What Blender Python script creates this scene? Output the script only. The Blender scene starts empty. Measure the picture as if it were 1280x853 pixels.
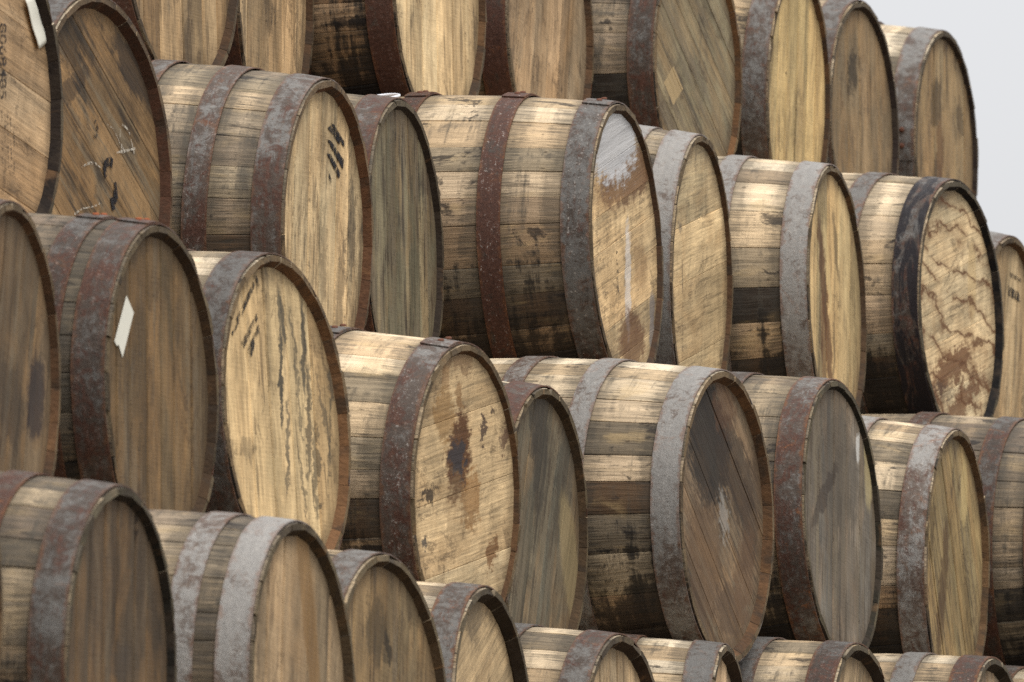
import bpy, bmesh, math, random
import numpy as np
from mathutils import Vector, Matrix

random.seed(7)
sc = bpy.context.scene
COL = sc.collection
R = math.radians

# ------------------------------------------------------------------ camera
ZOFF = 2.66                      # lifts the pile so that the ground lies at z = 0
CAM_D, CAM_TH, CAM_PH, CAM_RO, CAM_F = 17.8735, 1.25964, 0.07945, 0.00493, 12323.7   # metres, radians, pixels at 1280 wide
_fw = Vector((math.sin(CAM_TH)*math.cos(CAM_PH), math.cos(CAM_TH)*math.cos(CAM_PH), math.sin(CAM_PH)))
_r0 = Vector((math.cos(CAM_TH), -math.sin(CAM_TH), 0)); _u0 = _r0.cross(_fw)
_rt = _r0*math.cos(CAM_RO) + _u0*math.sin(CAM_RO); _up = -_r0*math.sin(CAM_RO) + _u0*math.cos(CAM_RO)
_pos = -_fw*CAM_D + Vector((0, 0, ZOFF))
cam = bpy.data.cameras.new('camera'); cam_o = bpy.data.objects.new('camera', cam); COL.objects.link(cam_o)
cam_o.matrix_world = Matrix(((_rt.x, _up.x, -_fw.x, _pos.x), (_rt.y, _up.y, -_fw.y, _pos.y), (_rt.z, _up.z, -_fw.z, _pos.z), (0, 0, 0, 1)))
cam.sensor_width = 36; cam.lens = CAM_F*36/1280; cam.clip_start = .5; cam.clip_end = 3000
cam.dof.use_dof = True; cam.dof.focus_distance = 17.9; cam.dof.aperture_fstop = 14
sc.camera = cam_o

# ------------------------------------------------------------------ overcast sky, veiled sun, exposure
SUN_EL, SUN_AZ = R(62), R(-118)        # azimuth of the sun measured from +x
world = bpy.data.worlds.new('World'); sc.world = world; world.use_nodes = True
wn, wl = world.node_tree.nodes, world.node_tree.links
wn.clear()
w_out = wn.new('ShaderNodeOutputWorld'); w_bg = wn.new('ShaderNodeBackground'); wl.new(w_bg.outputs[0], w_out.inputs[0])
w_sky = wn.new('ShaderNodeTexSky'); w_sky.sky_type = 'NISHITA'; w_sky.sun_disc = False
w_sky.sun_elevation = SUN_EL; w_sky.sun_rotation = math.pi/2 - SUN_AZ
w_tc = wn.new('ShaderNodeTexCoord'); w_sep = wn.new('ShaderNodeSeparateXYZ'); wl.new(w_tc.outputs['Generated'], w_sep.inputs[0])
w_ramp = wn.new('ShaderNodeMapRange'); w_ramp.inputs['From Min'].default_value = 0; w_ramp.inputs['From Max'].default_value = 1
w_ramp.inputs['To Min'].default_value = 4.9; w_ramp.inputs['To Max'].default_value = 17.5     # overcast: the zenith about three times the horizon
wl.new(w_sep.outputs['Z'], w_ramp.inputs['Value'])
w_cl = wn.new('ShaderNodeTexNoise'); w_cl.inputs['Scale'].default_value = 1.6; w_cl.inputs['Detail'].default_value = 4
wl.new(w_tc.outputs['Generated'], w_cl.inputs['Vector'])
w_cm = wn.new('ShaderNodeMapRange'); w_cm.inputs['To Min'].default_value = .92; w_cm.inputs['To Max'].default_value = 1.08
wl.new(w_cl.outputs['Fac'], w_cm.inputs['Value'])
w_mul = wn.new('ShaderNodeMath'); w_mul.operation = 'MULTIPLY'; wl.new(w_ramp.outputs[0], w_mul.inputs[0]); wl.new(w_cm.outputs[0], w_mul.inputs[1])
w_tint = wn.new('ShaderNodeVectorMath'); w_tint.operation = 'SCALE'; w_tint.inputs[0].default_value = (.995, 1.0, 1.02); wl.new(w_mul.outputs[0], w_tint.inputs['Scale'])
w_mix = wn.new('ShaderNodeMix'); w_mix.data_type = 'RGBA'; w_mix.inputs['Factor'].default_value = .96     # cloud cover over the clear sky
wl.new(w_sky.outputs[0], w_mix.inputs['A']); wl.new(w_tint.outputs[0], w_mix.inputs['B'])
wl.new(w_mix.outputs['Result'], w_bg.inputs['Color']); w_bg.inputs['Strength'].default_value = .125

sun = bpy.data.lights.new('sun', 'SUN'); sun.energy = 1.5; sun.angle = R(22); sun.color = (1, .97, .93)
sun_o = bpy.data.objects.new('sun', sun); COL.objects.link(sun_o)
sd = Vector((math.cos(SUN_AZ)*math.cos(SUN_EL), math.sin(SUN_AZ)*math.cos(SUN_EL), math.sin(SUN_EL)))
sun_o.rotation_euler = sd.to_track_quat('Z', 'Y').to_euler(); sun_o.location = (0, 0, 30)

sc.view_settings.view_transform = 'Standard'; sc.view_settings.look = 'None'
sc.view_settings.exposure = 0.0; sc.view_settings.gamma = 1; sc.view_settings.use_curve_mapping = False
sc.cycles.max_bounces = 6; sc.cycles.diffuse_bounces = 4
sc.cycles.use_denoising = False            # keeps the grain of the wood; what noise is left reads as film grain
sc.cycles.use_adaptive_sampling = False

# ------------------------------------------------------------------ node helpers
def lin(c):
    def f(v):
        v /= 255
        return v/12.92 if v <= .04045 else ((v+.055)/1.055)**2.4
    return tuple(f(v) for v in c)

def sc3(c, k):                          # scale a colour, keeping its hue below the brightest wood there is
    k = min(k, .80/max(c)); return tuple(v*k for v in c)

class NT:
    def __init__(s, name):
        s.m = bpy.data.materials.new(name); s.m.use_nodes = True
        s.t = s.m.node_tree; s.t.nodes.clear()
        s.out = s.t.nodes.new('ShaderNodeOutputMaterial'); s.b = s.t.nodes.new('ShaderNodeBsdfPrincipled')
        s.t.links.new(s.b.outputs[0], s.out.inputs[0])
        s.b.inputs['Roughness'].default_value = .8
        s.b.inputs['Specular IOR Level'].default_value = .18
    def put(s, sock, v):
        if isinstance(v, bpy.types.NodeSocket): s.t.links.new(v, sock)
        elif isinstance(v, (tuple, list)) and len(v) == 3 and sock.type == 'RGBA': sock.default_value = (*v, 1)
        else: sock.default_value = v
    def math(s, op, a, b=0., c=0., clamp=False):
        n = s.t.nodes.new('ShaderNodeMath'); n.operation = op; n.use_clamp = clamp
        for i, v in enumerate((a, b, c)): s.put(n.inputs[i], v)
        return n.outputs[0]
    def add(s, a, b): return s.math('ADD', a, b)
    def sub(s, a, b): return s.math('SUBTRACT', a, b)
    def mul(s, a, b): return s.math('MULTIPLY', a, b)
    def vec(s, x, y, z):
        n = s.t.nodes.new('ShaderNodeCombineXYZ')
        for i, v in enumerate((x, y, z)): s.put(n.inputs[i], v)
        return n.outputs[0]
    def sep(s, v):
        n = s.t.nodes.new('ShaderNodeSeparateXYZ'); s.put(n.inputs[0], v); return n.outputs
    def noise(s, v, scale=1., detail=3., rough=.55, dist=0., w=None):
        n = s.t.nodes.new('ShaderNodeTexNoise')
        if w is not None: n.noise_dimensions = '4D'; s.put(n.inputs['W'], w)
        s.put(n.inputs['Vector'], v); n.inputs['Scale'].default_value = scale; n.inputs['Detail'].default_value = detail
        n.inputs['Roughness'].default_value = rough; n.inputs['Distortion'].default_value = dist
        return n.outputs['Fac']
    def step(s, v, lo, hi, a=0., b=1.):                    # smooth step from lo to hi
        n = s.t.nodes.new('ShaderNodeMapRange'); n.interpolation_type = 'SMOOTHSTEP'
        s.put(n.inputs['Value'], v); s.put(n.inputs['From Min'], lo); s.put(n.inputs['From Max'], hi)
        n.inputs['To Min'].default_value = a; n.inputs['To Max'].default_value = b
        return n.outputs[0]
    def con(s, v, k): return s.math('MULTIPLY_ADD', v, k, .5-.5*k, True)
    def mix(s, f, a, b, mode='MIX'):
        n = s.t.nodes.new('ShaderNodeMix'); n.data_type = 'RGBA'; n.blend_type = mode
        s.put(n.inputs['Factor'], f); s.put(n.inputs['A'], a); s.put(n.inputs['B'], b)
        return n.outputs['Result']
    def scale(s, c, k):
        n = s.t.nodes.new('ShaderNodeVectorMath'); n.operation = 'SCALE'; s.put(n.inputs[0], c); s.put(n.inputs['Scale'], k)
        return n.outputs[0]
    def tex(s, kind):
        n = s.t.nodes.new('ShaderNodeTexCoord'); return n.outputs[kind]
    def info(s, kind):
        n = s.t.nodes.new('ShaderNodeObjectInfo'); return n.outputs[kind]
    def bump(s, h, strength, dist=.002):
        n = s.t.nodes.new('ShaderNodeBump'); n.inputs['Strength'].default_value = strength; n.inputs['Distance'].default_value = dist
        s.put(n.inputs['Height'], h); s.t.links.new(n.outputs[0], s.b.inputs['Normal'])
    def done(s, col, rough=None):
        s.put(s.b.inputs['Base Color'], col)
        if rough is not None: s.put(s.b.inputs['Roughness'], rough)
        return s.m

# ------------------------------------------------------------------ the barrels: where they lie
L = .90; RH = .272; RB = .312
# x, y, z of the front rim's centre, yaw, tilt (degrees), rim radius.  Rows from bottom to top: e, d, c, b
FIT = {
'b2':(-0.3550,0.5111,0.7067,-2.58,2.17,0.2758), 'b3':(0.3513,0.5778,0.6884,4.17,-0.08,0.2742),
'b4':(0.9652,0.4571,0.7549,-0.78,1.18,0.2766), 'b5':(1.6623,0.4549,0.7591,-0.79,0.92,0.2752),
'b6':(2.2760,0.3314,0.7394,-2.57,0.21,0.2728), 'b7':(2.9851,0.3225,0.7461,2.10,-1.66,0.2740),
'b8':(3.5918,0.3491,0.7530,-0.23,0.89,0.2717), 'b9':(4.2259,0.3379,0.7526,0.44,0.11,0.2733),
'c0':(-1.9833,0.2378,0.2579,-0.64,1.56,0.2799), 'c1':(-1.3020,0.3055,0.2046,-3.19,2.33,0.2887),
'c2':(-0.6153,0.1406,0.1411,1.95,-0.87,0.2733), 'c3':(0.0251,0.2106,0.1722,3.64,1.20,0.2740),
'c4':(0.6923,-0.0059,0.2302,2.55,2.04,0.2700), 'c5':(1.3660,0.0490,0.2217,4.65,-0.59,0.2839),
'c6':(1.9949,-0.0456,0.2286,3.71,1.54,0.2761), 'c7':(2.6212,-0.1327,0.2554,-3.25,1.66,0.2752),
'c8':(3.2737,-0.0559,0.1980,-0.31,-3.38,0.2738), 'd0':(-2.9381,-0.1485,-0.2849,4.62,-0.28,0.2640),
'd1':(-2.3060,-0.1634,-0.2639,0.29,0.77,0.2648), 'd2':(-1.6987,-0.1618,-0.2669,-3.08,4.23,0.2743),
'd3':(-0.9955,-0.2426,-0.3495,-2.83,-0.83,0.2605), 'd4':(-0.2998,-0.1618,-0.3731,0.56,-1.24,0.2620),
'd5':(0.3450,-0.3078,-0.3030,-2.09,0.73,0.2666), 'd6':(0.9995,-0.3417,-0.2747,-0.02,2.64,0.2689),
'd7':(1.6636,-0.3864,-0.3258,1.88,-0.66,0.2699), 'd8':(2.3230,-0.4719,-0.2735,0.11,0.58,0.2682),
'e0':(-4.0104,-0.4409,-0.7173,0.58,-2.02,0.2716), 'e1':(-3.3310,-0.4729,-0.7488,2.21,-0.41,0.2645),
'e2':(-2.6252,-0.5130,-0.7619,1.49,1.44,0.2675), 'e3':(-2.0374,-0.4613,-0.7781,-1.71,2.88,0.2685),
'e4':(-1.3216,-0.3994,-0.7890,2.93,2.43,0.2656), 'e5':(-0.6484,-0.4239,-0.8416,0.52,1.83,0.2708),
'e6':(0.1210,-0.3863,-0.8163,7.87,2.29,0.2658), 'e7':(0.6901,-0.4816,-0.7912,0.38,3.90,0.2688),
'e8':(1.3160,-0.5757,-0.7884,1.70,4.30,0.2680), 'e9':(2.0184,-0.5966,-0.7904,0.14,2.26,0.2684),
}

class Frame: pass
def frame(key):
    x, y, z, yaw, tilt, r = FIT[key]
    a = Vector((math.sin(R(yaw))*math.cos(R(tilt)), -math.cos(R(yaw))*math.cos(R(tilt)), math.sin(R(tilt))))
    F = Frame(); F.key = key
    F.X = a; F.Y = Vector((0, 0, 1)).cross(a).normalized(); F.Z = F.X.cross(F.Y)
    F.head = Vector((x, y, z+ZOFF)); F.s = r/RH; F.rb = RB*F.s; F.rh = r
    F.c = F.head - a*(L/2); F.base = F.c - F.Z*F.rb
    F.M = Matrix(((F.X.x, F.Y.x, F.Z.x, F.base.x), (F.X.y, F.Y.y, F.Z.y, F.base.y), (F.X.z, F.Y.z, F.Z.z, F.base.z), (0, 0, 0, 1)))
    return F
FR = {k: frame(k) for k in FIT}

def face_pt(key, px, py, depth=None):
    """a pixel of the photograph, carried to the head board of one barrel: (right, up) in metres from the head's centre"""
    F = FR[key]; depth = SPEC[key].get('rec', DEF['rec']) if depth is None else depth
    d = _fw + _rt*((px-640)/CAM_F) - _up*((py-426.5)/CAM_F)
    p0 = F.head - F.X*depth
    t = (p0-_pos).dot(F.X)/d.dot(F.X)
    q = _pos + d*t - p0
    return q.dot(F.Y), q.dot(F.Z)

# ------------------------------------------------------------------ how each barrel looks
# tone: colour of the head; g: direction of its boards (degrees from level); grey, streak: weathering of the head
# h2, h3: second and third hoop from the rim; rust: of hoop 1, 2, 3; stave: weathering of the staves; lap: where the hoop ends overlap
DEF = dict(tone=(170,138,94), g=90, grey=.35, streak=.3, h2=.175, h3=.345, rust=(.5,.55,.6), stave='pale', rec=.012, lap=None, n=29, chime=(120,80,48), spots=.2, boards=6)
SPEC = {
'b2':dict(tone=(150,124,90), rust=(.75,.8,.8), grey=.25),
'b3':dict(tone=(168,142,106), rust=(.7,.8,.8), grey=.2, streak=.2),
'b4':dict(tone=(196,170,128), rust=(.93,.85,.9), grey=.12, streak=.35, stave='amber', h2=.2),
'b5':dict(tone=(150,127,98), g=78, rust=(.97,.9,.9), grey=.15, streak=.15),
'b6':dict(tone=(126,114,88), g=-34, rust=(.62,.6,.7), grey=.6, streak=.4, stave='grey', chime=(150,96,48), boards=7, rec=0.011),
'b7':dict(tone=(196,168,116), rust=(.38,.5,.5), grey=.1, streak=.2, rec=0.010),
'b8':dict(tone=(138,117,87), rust=(.42,.5,.5), grey=.25, streak=.4, chime=(66,48,42), rec=0.012),
'b9':dict(tone=(130,110,80), rust=(.42,.5,.5), grey=.3, streak=.55, chime=(60,44,40), rec=0.010, lap=(88,0,0)),
'c0':dict(tone=(160,134,102), g=-9, rust=(.4,.5,.5), grey=.12, streak=.1, chime=(60,44,36), rec=0.016, boards=5),
'c1':dict(tone=(122,98,68), g=-33, rust=(.3,.5,.5), grey=.5, streak=.7, chime=(110,66,44), rec=0.016, boards=6),
'c2':dict(tone=(200,174,132), rust=(.5,.6,.6), grey=.12, streak=.35, stave='grey', h2=.155, h3=.29, rec=0.014, chime=(130,80,46)),
'c3':dict(tone=(110,101,78), rust=(.72,.7,.7), grey=.6, streak=.7, stave='grey', chime=(72,54,42), rec=0.010, boards=7),
'c4':dict(tone=(190,162,120), g=15, rust=(.32,.9,.85), grey=.12, streak=.15, h2=.19, h3=.38, rec=0.009, lap=(10,8,8), chime=(104,68,42), boards=7),
'c5':dict(tone=(186,162,122), g=11, rust=(.25,.3,.4), grey=.12, streak=.12, h2=.11, h3=.3, rec=0.009, boards=4),
'c6':dict(tone=(176,150,106), g=82, rust=(.18,.22,.4), grey=.15, streak=.5, h2=.185, rec=0.010, chime=(120,84,54), boards=5),
'c7':dict(tone=(202,178,138), g=14, rust=(.55,.25,.4), grey=.1, streak=.1, h2=.16, rec=0.013, chime=(34,28,28), tar=1, boards=6),
'c8':dict(tone=(160,138,104), rust=(.4,.5,.5), grey=.3, streak=.2),
'd0':dict(tone=(110,90,66), g=76, rust=(.5,.5,.5), grey=.4, streak=.45, chime=(128,84,50), boards=5),
'd1':dict(tone=(96,78,54), rust=(.6,.6,.6), grey=.3, streak=.25, stave='grey', h2=.10, h3=.28, rec=0.013, lap=(3,4,6), chime=(96,66,40), boards=7),
'd2':dict(tone=(192,164,120), rust=(.42,.5,.5), grey=.12, streak=.3, chime=(150,98,54), rec=0.014, boards=5),
'd3':dict(tone=(206,180,138), g=11, rust=(.55,.55,.6), grey=.06, streak=.08, h2=.225, h3=.39, lap=(10,9,9), rec=0.009, chime=(128,84,46), boards=4),
'd4':dict(tone=(98,91,75), g=72, rust=(.85,.7,.7), grey=.55, streak=.4, rec=0.013, chime=(110,80,52), boards=5),
'd5':dict(tone=(112,92,70), g=-38, rust=(.2,.25,.55), grey=.5, streak=.5, h2=.205, h3=.355, rec=0.016, chime=(140,92,52), boards=6),
'd6':dict(tone=(112,104,92), g=80, rust=(.55,.5,.5), grey=.55, streak=.35, rec=0.009, chime=(58,48,34), stave='grey', boards=5),
'd7':dict(tone=(144,124,86), g=-58, rust=(.42,.4,.5), grey=.3, streak=.45, rec=0.012, chime=(150,104,62), boards=6),
'd8':dict(rust=(.6,.6,.6), stave='grey', h2=.14, h3=.31),
'e0':dict(),
'e1':dict(tone=(82,68,52), rust=(.5,.85,.8), grey=.35, streak=.25, h2=.147, stave='grey', rec=0.012, chime=(50,42,34), boards=7),
'e2':dict(tone=(160,136,104), g=82, rust=(.22,.38,.5), grey=.15, streak=.2, h2=.112, h3=.29, rec=0.014, chime=(104,78,50), boards=5, stave='grey'),
'e3':dict(tone=(134,112,80), g=80, rust=(.4,.5,.5), grey=.4, streak=.4, rec=0.013, chime=(100,72,44), boards=5),
'e4':dict(tone=(160,138,104), g=27, rust=(.4,.4,.5), grey=.25, streak=.2, rec=0.020, chime=(70,52,36), boards=5),
'e5':dict(tone=(170,146,112), rust=(.5,.55,.6), grey=.15, streak=.2, rec=0.018, chime=(76,54,40)),
'e6':dict(tone=(160,136,106), g=70, rust=(.35,.6,.4), grey=.15, streak=.2, rec=0.018, chime=(76,54,40)),
'e7':dict(tone=(136,116,88), g=60, rust=(.6,.3,.4), grey=.25, streak=.3, rec=0.018, chime=(70,52,40)),
'e8':dict(tone=(146,128,104), rust=(.72,.3,.5), grey=.25, streak=.2, h2=.145, rec=0.018, chime=(70,54,40)),
'e9':dict(),
}
# marks with a shape of their own on the heads: pixel x, y, half width, half height (metres), turn (degrees), colour, strength, roughness of outline
MARKS = {
'b6':[(842,107,.060,.040,0,(190,164,120),.8,.06)],
'b7':[(983,92,.008,.006,0,(40,28,20),.9,.02)],
'b3':[(337,15,.03,.045,0,(60,52,44),.5,.5)],
'b8':[(1066,90,.04,.05,-20,(48,42,34),.75,.9)],
'b9':[(1170,130,.05,.06,-30,(54,46,36),.6,.9),(1200,150,.025,.05,10,(50,42,34),.6,.7),(1175,190,.03,.08,0,(92,58,30),.6,.7)],
'c1':[(165,88,.10,.035,-33,(52,46,42),.75,.5),(88,50,.06,.05,-33,(50,44,38),.6,.7),(95,105,.07,.02,30,(50,44,40),.6,.6)],
'c2':[(440,290,.02,.09,0,(70,64,56),.6,.6),(405,320,.02,.1,0,(84,74,60),.45,.7),(425,370,.03,.1,-10,(60,56,52),.45,.8),(455,270,.012,.05,0,(60,56,52),.6,.5)],
'c4':[(785,222,.24,.05,14,(92,52,28),.75,.7),(768,172,.19,.085,13,(204,202,200),.95,.9),(785,350,.022,.12,-5,(226,220,212),.6,.5),(790,425,.1,.06,10,(98,58,30),.75,.7),(815,405,.02,.07,-10,(120,116,116),.7,.5),(800,330,.05,.05,0,(130,92,54),.35,.8)],
'c5':[(853,345,.006,.035,0,(74,62,52),.6,.4),(850,285,.012,.01,0,(90,84,80),.5,.5)],
'c6':[(1032,385,.03,.20,14,(88,54,34),.8,.6),(1045,310,.018,.08,14,(70,60,48),.55,.5),(1035,335,.018,.1,16,(226,198,142),.6,.5),(1030,430,.03,.1,0,(110,70,40),.5,.8)],
'c7':[(1190,460,.16,.035,18,(104,62,34),.85,1.2),(1205,500,.15,.03,24,(104,62,34),.8,1.3),(1175,245,.05,.03,-20,(92,84,72),.5,.8),(1215,310,.03,.03,0,(96,82,66),.5,.9),(1215,350,.03,.09,-4,(218,188,138),.8,.2),(1180,490,.06,.025,0,(52,44,44),.5,1.1)],
'd0':[(45,500,.07,.05,80,(52,46,48),.8,.7),(12,500,.06,.09,60,(60,52,44),.5,.8),(60,440,.03,.04,0,(60,50,40),.5,.8)],
'd2':[(352,395,.012,.05,10,(60,62,58),.75,.4),(351,470,.008,.10,-6,(50,54,54),.85,.45),(360,560,.008,.09,-10,(56,58,56),.7,.6),(368,430,.006,.07,8,(70,68,60),.6,.6),(380,440,.012,.09,-8,(50,54,54),.8,.45),(374,500,.006,.08,6,(60,60,56),.6,.6),(387,530,.012,.11,-10,(58,58,54),.7,.7),(396,590,.012,.09,-6,(64,62,54),.65,.8),(380,610,.006,.07,8,(70,66,56),.6,.7),(415,460,.009,.09,-16,(60,60,56),.6,.6),(405,520,.007,.08,20,(60,60,56),.55,.6),(412,560,.006,.08,-12,(66,64,56),.55,.6),(310,560,.03,.02,30,(70,64,54),.4,.9),(345,590,.03,.05,60,(196,172,128),.5,.6)],
'd3':[(573,572,.085,.055,75,(92,56,30),.95,.9),(572,572,.03,.04,80,(62,60,62),.85,1.1),(555,520,.045,.05,20,(150,112,64),.65,.9),(575,502,.018,.013,0,(140,100,58),.7,.5),(573,488,.02,.012,0,(140,100,58),.6,.6),(603,535,.012,.028,0,(66,48,46),.85,.9),(630,552,.025,.02,0,(88,60,48),.75,.9),(616,513,.012,.01,0,(60,46,40),.8,.7),(588,625,.05,.05,-20,(160,112,58),.65,1.2),(536,616,.05,.009,12,(52,44,38),.85,.9),(615,692,.03,.022,60,(120,78,40),.8,.9),(531,683,.018,.012,0,(56,58,62),.85,.6),(572,452,.07,.018,0,(120,88,60),.55,1.4),(557,470,.02,.02,30,(150,110,70),.5,.7),(570,640,.06,.07,0,(150,124,90),.4,.9)],
'd4':[(675,560,.05,.13,0,(68,62,54),.65,.8),(705,600,.05,.12,-20,(74,68,58),.55,.8),(712,700,.05,.13,24,(160,140,100),.6,.3),(668,540,.03,.06,0,(62,57,50),.6,.8)],
'd5':[(885,555,.12,.13,50,(46,43,40),.85,1.0),(920,590,.13,.07,-40,(66,54,44),.65,1.1),(904,645,.028,.045,10,(176,170,160),.5,1.0),(905,510,.06,.05,0,(104,74,52),.55,1.0),(880,700,.1,.12,0,(104,80,58),.6,1.0),(940,640,.05,.14,-20,(84,68,54),.6,1.0),(915,760,.1,.05,0,(92,74,58),.6,1.0),(930,720,.05,.1,-30,(110,82,58),.5,1.0)],
'd6':[(1050,590,.14,.13,0,(92,84,73),.6,.9),(1085,570,.03,.11,-8,(200,180,130),.6,.3),(1030,620,.12,.018,32,(70,60,52),.7,.5),(1060,730,.1,.1,20,(98,89,76),.5,.9),(1072,558,.01,.03,-20,(220,216,206),.8,.5)],
'd7':[(1205,615,.03,.07,0,(206,180,124),.7,.3),(1178,740,.035,.16,-14,(84,60,40),.65,.7),(1165,660,.02,.08,-10,(90,72,46),.6,.7)],
'e1':[(150,830,.05,.03,0,(84,74,64),.5,.8),(170,655,.006,.03,-10,(40,32,26),.8,.5)],
'e2':[(385,760,.035,.22,14,(142,108,66),.7,.2)],
'e3':[(470,790,.06,.05,60,(66,58,44),.6,.9),(485,810,.012,.03,30,(50,44,36),.8,.6),(520,740,.05,.06,-40,(88,76,56),.5,.9)],
'e4':[(592,770,.06,.04,25,(110,96,76),.6,.6)],
}

# ------------------------------------------------------------------ materials
def wood_head(name, P, key):
    n = NT(name); F = FR[key]
    o = n.sep(n.tex('Object')); y, z = o[1], n.sub(o[2], F.rb)
    rnd = n.mul(n.info('Random'), 60.); base = n.info('Color'); sd = float(sum(map(ord, key))*7 % 97)
    cg, sg = math.cos(R(P['g'])), math.sin(R(P['g']))
    u = n.add(n.mul(y, cg), n.mul(z, sg)); v = n.sub(n.mul(z, cg), n.mul(y, sg))
    fv = 1-.66*sg*sg              # coarse-sawn upright boards, finer level ones
    wob = n.noise(n.vec(n.mul(u, 3.), n.mul(v, 5.), rnd), 1., 2.)
    v2 = n.add(v, n.mul(n.sub(wob, .5), .016))
    fine = n.con(n.noise(n.vec(n.mul(u, 8.), n.mul(v2, 210.*fv), rnd), 1., 7., .75), 2.7)
    mid = n.con(n.noise(n.vec(n.mul(u, 1.8), n.mul(v2, 38.*(.4+.6*fv)), rnd), 1., 7., .74), 2.8)
    wide = n.con(n.noise(n.vec(n.mul(u, .9), n.mul(v2, 13.), rnd), 1., 3., .55), 2.1)
    blot = n.noise(n.vec(n.mul(u, 4.), n.mul(v2, 9.), rnd), 1., 5., .62, .6)
    blot2 = n.noise(n.vec(n.mul(y, 7.), n.mul(z, 4.5), sd), 1., 7., .68, .9)
    blot3 = n.noise(n.vec(n.mul(u, 3.), n.mul(v, 8.), sd+31.), 1., 7., .7, .7)
    saw = n.con(n.noise(n.vec(n.mul(u, 240.), n.mul(v, 14.), rnd), 1., 2.), 2.)
    col = n.scale(base, n.add(.04, n.add(n.mul(mid, .56), n.add(n.mul(fine, .58), n.add(n.mul(wide, .56), n.mul(saw, .12))))))
    col = n.scale(col, n.add(.62, n.mul(n.con(n.noise(n.vec(n.mul(y, 11.), n.mul(z, 6.), sd+3.), 1., 7., .72, .8), 2.4), .68)))
    col = n.mix(n.mul(n.step(blot, .44, .62), .22), col, n.scale(sc3(lin((196, 148, 92)), .9), n.add(.7, n.mul(fine, .5))))
    # brown wash, grey bloom, black streaks and pits
    col = n.mix(n.mul(n.step(n.add(n.mul(blot3, .7), n.mul(mid, .3)), .44, .64), .10+.62*P['grey']), col, lin((92, 72, 50)))
    gm = n.step(n.add(n.mul(blot2, .62), n.mul(mid, .38)), .61-.26*P['grey'], .74-.18*P['grey'])
    col = n.mix(n.mul(gm, min(.85, .12+P['grey']*1.15)), col, n.scale(sc3(lin((112, 101, 82)), 1.0), n.add(.55, n.mul(mid, .8))))
    st = n.noise(n.vec(n.mul(u, 2.6), n.mul(v2, 52.*(.3+.7*fv)), n.add(rnd, 7.)), 1., 4., .65)
    col = n.mix(n.mul(n.step(n.mul(st, n.add(.5, n.mul(blot2, 1.))), .62-.13*P['streak'], .76-.12*P['streak']), .35+.6*P['streak']), col, lin((50, 44, 38)))
    st2 = n.noise(n.vec(n.mul(u, 5.), n.mul(v2, 150.*fv), n.add(rnd, 17.)), 1., 3., .6)
    col = n.mix(n.mul(n.step(st2, .585, .68), .35+.5*P['streak']), col, lin((62, 50, 38)))
    # tide marks round old damp patches, mould spots, pits
    tide = n.math('ABSOLUTE', n.sub(n.add(n.mul(blot3, .8), n.mul(blot2, .2)), .53))
    col = n.mix(n.mul(n.step(tide, .016, .003), n.mul(n.step(blot2, .46, .58), .5)), col, lin((70, 54, 40)))
    mould = n.noise(n.vec(n.mul(y, 75.), n.mul(z, 60.), sd), 1., 5., .7)
    col = n.mix(n.mul(n.step(mould, .56, .64), n.mul(n.step(blot3, .50, .60), .3+.5*P['streak'])), col, lin((52, 46, 40)))
    pit = n.noise(n.vec(n.mul(u, 30.), n.mul(v, 70.*(.3+.7*fv)), rnd), 1., 5., .66)
    col = n.mix(n.mul(n.step(pit, .665, .73), .7), col, lin((60, 48, 36)))
    # browner and darker towards the rim of the head, with a ragged border
    rr = n.math('SQRT', n.add(n.mul(y, y), n.mul(z, z)))
    edge = n.step(n.add(rr, n.mul(n.sub(blot2, .5), .09)), F.rh-.06, F.rh-.016)
    col = n.mix(n.mul(edge, .5), col, lin((86, 70, 52)))
    mk = MARKS.get(key, [])
    if mk:
        wy = n.noise(n.vec(n.mul(y, 26.), n.mul(z, 26.), 3.), 1., 6., .7); wz = n.noise(n.vec(n.mul(y, 26.), n.mul(z, 26.), 9.), 1., 6., .7)
        wy, wz = n.sub(wy, .5), n.sub(wz, .5)
        tear = n.noise(n.vec(n.mul(u, 26.), n.mul(v, 130.), 2.), 1., 5., .7)
    for (px, py, ra, rb_, rot, c, k, ro) in mk:
        cy, cz = face_pt(key, px, py)
        dy = n.add(n.sub(y, cy), n.mul(wy, .13*ro)); dz = n.add(n.sub(z, cz), n.mul(wz, .13*ro))
        ca, sa = math.cos(R(rot)), math.sin(R(rot))
        a = n.mul(n.add(n.mul(dy, ca), n.mul(dz, sa)), 1/ra); b = n.mul(n.sub(n.mul(dz, ca), n.mul(dy, sa)), 1/rb_)
        q = n.math('SQRT', n.add(n.mul(a, a), n.mul(b, b))) if ro > .1 else n.add(n.math('ABSOLUTE', a), n.add(n.math('ABSOLUTE', b), n.mul(wy, .35)))
        q = n.add(q, n.mul(n.sub(tear, .5), 1.5*min(ro, .9)))
        col = n.mix(n.step(q, 1.16 if ro > .1 else 1.03, .74 if ro > .1 else .95, 0., k), col, n.scale(sc3(lin(c), .9), n.add(.72, n.mul(mid, .5))))
    if P.get('tar'):            # brown meandering cracks of dried tar
        d1 = n.noise(n.vec(n.mul(y, 4.), n.mul(z, 7.), 4.), 1., 5., .58)
        vv = n.add(n.mul(z, 15.), n.add(n.mul(y, 3.), n.mul(d1, 4.0)))
        w = n.math('ABSOLUTE', n.sub(n.math('FRACT', vv), .5))
        fade = n.step(n.noise(n.vec(n.mul(y, 11.), n.mul(z, 11.), 21.), 1., 2.), .36, .5)
        col = n.mix(n.mul(n.step(w, .10, .02), n.mul(fade, .85)), col, lin((84, 50, 30)))
        col = n.mix(n.mul(n.step(w, .34, .05), n.mul(fade, .4)), col, lin((120, 84, 52)))
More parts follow.
